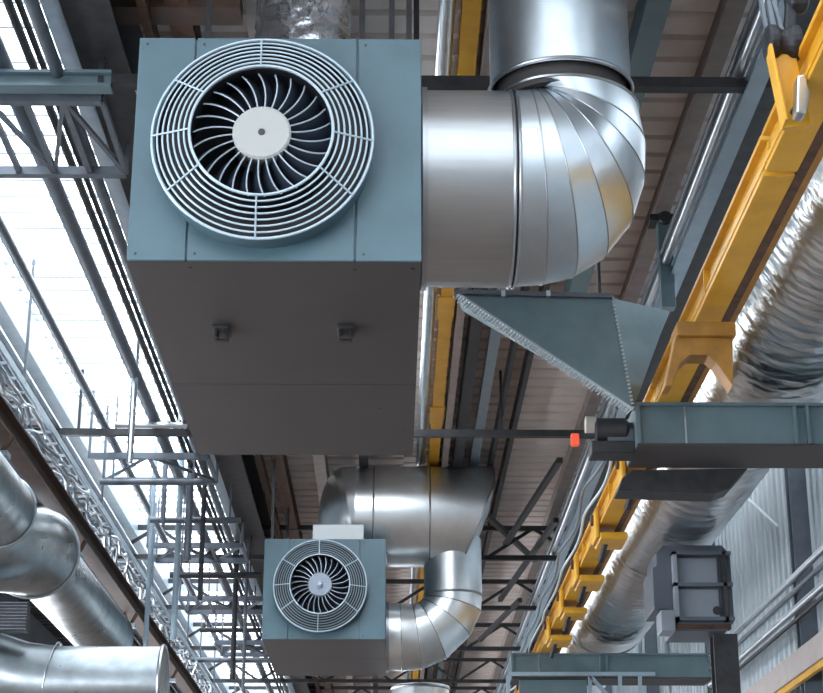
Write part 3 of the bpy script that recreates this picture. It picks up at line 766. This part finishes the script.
MB().bar((-2.5, 13.6, 7.42), (5.4, 13.6, 7.42), .12, .10).build('right_length', 'dark', t, smooth=0)
for x in (-4.6, -2.6, .2, 5.0): MB().bar((x, 13.6, 7.4), (x, 13.6, ZR), .05).build('hanger_rod', 'dark', t, smooth=0)
t = thing('roof_crossbar', (0, 24.2, 7.36), 'thin dark cross bar right of the far edge of the large ventilation unit', 'beam')
MB().bar((-5.4, 24.2, 7.42), (5.4, 24.2, 7.42), .10, .10).build('bar_length', 'dark', t, smooth=0)
for x in (-4.6, -2.6, 1.6, 4.0): MB().bar((x, 24.2, 7.4), (x, 24.2, ZR), .04).build('hanger_rod', 'dark', t, smooth=0)
o_ = ('nearest', 'second', 'third', 'fourth', 'fifth', 'sixth', 'seventh', 'eighth', 'ninth')
for i, Y in enumerate((32.2, 37.0, 42.0, 47.0, 52.0, 58.0)):
    truss(Y, -5.4, 5.4, 7.40, 7.98, o_[i] + ' lattice cross truss spanning the roof beyond the smaller ventilation unit', 'dark', 12, .09, .12)
# local frame at top left, rusty head beam
tag(MB().bar((-3.0, 13.3, 8.0), (-1.35, 13.3, 8.0), .3, .18).build('head_beam', 'brown', smooth=0), 'rusty brown cross beam at the top left above the large ventilation unit', 'beam')
def lattice(name, x0, x1, y0, y1, z, label, m, n):
    t = thing(name, ((x0 + x1) / 2, (y0 + y1) / 2, z - .05), label, 'lattice frame', 'lattice frames below the skylight')
    for y in (y0, y1): MB().bar((x0, y, z), (x1, y, z), .09).build('cross_bar', m, t, smooth=0)
    for k in range(n + 1):
        x = x0 + (x1 - x0) * k / n
        MB().bar((x, y0, z), (x, y1, z), .05).build('rung', m, t, smooth=0)
        if k < n: MB().bar((x, y0 if k % 2 else y1, z), (x + (x1 - x0) / n, y1 if k % 2 else y0, z), .04).build('diagonal', m, t, smooth=0)
    for x in (x0, x1):
        for y in (y0, y1): MB().bar((x, y, z), (x, y, ZR), .04).build('hanger', m, t, smooth=0)
lattice('pipe_lattice', -4.0, -2.62, 13.8, 15.3, 7.35, 'grey lattice frame at the top left beside the large ventilation unit', 'greypipe', 4)
lattice('pipe_lattice', -4.6, -2.8, 25.2, 26.6, 7.35, 'grey lattice frame under the skylight left of the far edge of the large ventilation unit', 'greypipe', 2)
lattice('pipe_lattice', -4.4, -2.7, 30.4, 31.6, 7.2, 'grey lattice frame under the skylight just left of the smaller ventilation unit', 'greypipe', 3)
lattice('pipe_lattice', -4.3, -2.6, 34.6, 36, 7.1, 'dark lattice frame under the skylight low left of the smaller ventilation unit', 'greypipe', 3)
lattice('pipe_lattice', -4.0, -2.4, 39, 40.6, 7.0, 'farthest dark lattice frame under the skylight near the bottom of the picture', 'greypipe', 3)

# skylight pipes
GP = 'pipes running along below the skylight'
run('skylight_pipe', 'greypipe', 'thick dark grey pipe running under the middle of the skylight', 'pipe', -.459, 7.6, ('tube', .085), group=GP)
run('skylight_pipe', 'greypipe', 'dark grey pipe under the left part of the skylight', 'pipe', -.561, 7.6, ('tube', .062), group=GP)
run('skylight_pipe', 'dark', 'thin dark pipe in the bundle left of the large ventilation unit, outer one', 'pipe', -.424, 7.7, ('tube', .04), group=GP)
run('skylight_pipe', 'greypipe', 'medium grey pipe in the bundle left of the large ventilation unit', 'pipe', -.398, 7.5, ('tube', .06), group=GP)
run('skylight_tray', 'silverpipe', 'silver cable trunking close left of the large ventilation unit', 'trunking', -.376, 7.8, ('box', .16, .10))
run('skylight_pipe', 'dark', 'thin dark pipe hugging the silver cable trunking', 'pipe', -.412, 7.75, ('tube', .03), group=GP)
run('gutter_beam', 'bluelight', 'smooth pale blue-grey gutter beam along the left edge of the skylight', 'gutter', -.632, 8.05, ('box', .46, .5))
run('gutter_pipe', 'dark', 'thin dark pipe left of the pale gutter beam', 'pipe', -.668, 7.4, ('tube', .04))
run('gutter_pipe', 'silverpipe', 'silver pipe left of the pale gutter beam', 'pipe', -.655, 7.5, ('tube', .05))
run('gutter_pipe', 'greypipe', 'grey pipe between silver pipe and cable ladder on the left', 'pipe', -.682, 7.3, ('tube', .05))
run('side_beam', 'brown', 'brown rusty I-beam running along above the left-hand ducts', 'beam', -.757, 6.05, ('i', .22, .30), y0=12)
run('side_beam', 'dark', 'dark steel beam behind the brown I-beam on the left', 'beam', -.85, 6.9, ('i', .16, .3), y0=12)

run('side_pipe', 'greypipe', 'grey pipe running between the brown left-hand I-beam and the left ducts', 'pipe', -.80, 7.2, ('tube', .09), y0=12)
# cable ladder with tangled cables
def cable_ladder():
    z = 6.75; xc = -.706 * z; w = .52; y0, y1 = 12.0, 52.0
    t = thing('cable_ladder', (xc, 30, z), 'cable ladder crowded with cables running along the left side', 'cable ladder')
    for s in (-1, 1): MB().bar((xc + s * w / 2, y0, z), (xc + s * w / 2, y1, z), .03, .10).build('side_rail', 'bluelight', t, smooth=0)
    y = y0
    while y < y1:
        MB().bar((xc - w / 2, y, z - .03), (xc + w / 2, y, z - .03), .04, .025).build('rung', 'silverpipe', t, smooth=0); y += .55
    for y in (14, 20, 26, 32, 38, 44, 50):
        MB().bar((xc + w / 2, y, z), (xc + w / 2, y, ZR), .035).build('hanger_rod', 'greypipe', t, smooth=0)
    pos = ('outermost', 'second', 'third', 'fourth', 'fifth', 'sixth', 'seventh', 'eighth', 'innermost')
    for k in range(9):
        y = y0 + .3; pts = []; ph = random.uniform(0, 6); x = xc - w / 2 + .06 + k * .05
        drop = 0
        while y < y1:
            pts.append((x + .07 * math.sin(y * 1.7 + ph) + .04 * math.sin(y * 4.1 + ph * 2), y, z - .06 - .12 * (math.sin(y * 2.3 + ph * 3) ** 2) - .05 * random.random())); y += .22
        tag(MB().tube(pts, random.choice((.016, .022, .028)), 7).build('tray_cable', ('cable_light', 'cable', 'silverpipe')[k % 3]), pos[k] + ' drooping cable of the nine on the left cable ladder', 'cable', 'cables drooping from the ladder')
cable_ladder()

# clamps from the ladder to the duct: rusty brackets on the brown beam
for i, y in enumerate((19.4, 24.6, 30.0, 36)):
    x = -.757 * 6.05
    t = thing('beam_clamp', (x, y, 5.7), ('first', 'second', 'third', 'fourth')[i] + ' rusty clamp hanging from the brown left-hand I-beam, counted from the front', 'clamp', 'clamps on the brown beam')
    MB().bar((x - .1, y, 5.9), (x - .02, y, 5.66), .07, .05).build('strap', 'rust', t, smooth=0)
    MB().bar((x + .12, y, 5.9), (x + .0, y, 5.66), .07, .05).build('strap', 'rust', t, smooth=0)
    MB().box(x - .12, x + .1, y - .1, y + .1, 5.64, 5.70).build('clamp_plate', 'bluelight', t, smooth=0)

# vertical drops among the left clutter
drops = [((136, 352), (131, 463), 7.9, 'silverpipe', .045, 'tall bright upright pipe crossing the skylight left of the large unit'),
         ((165, 490), (164, 525), 7.3, 'greypipe', .03, 'thin upright rod hanging below the grey lattice, outer one'),
         ((190, 490), (182, 560), 7.3, 'greypipe', .06, 'thicker dark upright hanging below the grey lattice'),
         ((204, 500), (200, 600), 7.2, 'dark', .04, 'dark upright rod left of the smaller ventilation unit'),
         ((236, 575), (232, 680), 7.1, 'dark', .05, 'dark upright at the lower left of the smaller ventilation unit'),
         ((246, 600), (244, 690), 7.0, 'greypipe', .035, 'thin grey upright closest to the smaller ventilation unit'),
         ((178, 540), (174, 640), 6.6, 'bluelight', .05, 'pale blue upright in the clutter right of the cable ladder'),
         ((150, 560), (146, 650), 6.4, 'bluelight', .04, 'pale upright beside the far end of the cable ladder')]
for (a, c, z, m, r, lab) in drops:
    p = at(*a, Z=z); q = at(*c, Y=p.y)
    b = MB().tube([(p.x, p.y, ZR + .06), (p.x, p.y, q.z)], r, 10)
    tag(b.build('drop_pipe', m), lab, 'pipe', 'upright drop pipes on the left')
cb = [((115, 425), (187, 424), 7.4, 'silverpipe', .045, 'bright short cross pipe under the skylight above the far lattice'),
      ((100, 482), (205, 480), 7.1, 'greypipe', .05, 'lower grey cross pipe beside the far lattice'),
      ((150, 520), (240, 518), 6.9, 'greypipe', .05, 'grey cross pipe under the skylight left of the smaller unit'),
      ((170, 575), (262, 577), 6.9, 'dark', .06, 'dark cross pipe meeting the left side of the smaller unit'),
      ((200, 630), (262, 632), 6.8, 'dark', .05, 'dark cross pipe low left of the smaller unit'),
      ((190, 660), (275, 662), 6.8, 'greypipe', .06, 'lowest grey cross pipe left of the smaller unit')]
for (a, c, z, m, r, lab) in cb:
    p = at(*a, Z=z); q = at(*c, Z=z); q.y = p.y
    t = thing('cross_pipe', ((p.x + q.x) / 2, p.y, z - r), lab, 'pipe', 'cross pipes under the skylight')
    MB().tube([p, q], r, 10).build('pipe_tube', m, t)
    for k in (.12, .88):
        h = p.lerp(q, k); MB().bar(h, (h.x, h.y, ZR + .08), .025).build('hanger_rod', m, t, smooth=0)
# bracing frames in the far roof, right of centre
for i, (a, c, z) in enumerate((((505, 545), (560, 460), 7.7), ((500, 600), (556, 520), 7.6), ((480, 640), (520, 600), 7.4), ((535, 560), (470, 500), 7.8))):
    p = at(*a, Z=z); q = at(*c, Z=z)
    tag(MB().bar(p, q, .09, .09).build('wind_brace', 'dark', smooth=0), ('upper', 'second', 'lowest', 'crossing')[i] + ' dark diagonal wind brace in the far roof right of the cross duct', 'brace', 'wind braces in the far roof')

# ------------------------------------------------------------------ light
w = bpy.data.worlds.new('world'); S.world = w; w.use_nodes = True
w.node_tree.nodes['Background'].inputs['Color'].default_value = (.75, .86, 1, 1)
w.node_tree.nodes['Background'].inputs['Strength'].default_value = .6
S.view_settings.view_transform = 'Standard'; S.view_settings.look = 'None'
S.view_settings.gamma = 1; S.view_settings.exposure = 0.35
S.cycles.max_bounces = 8; S.cycles.diffuse_bounces = 4; S.cycles.glossy_bounces = 5
S.cycles.sample_clamp_indirect = 6
for o in bpy.data.objects:
    if '_w' in o: del o['_w']
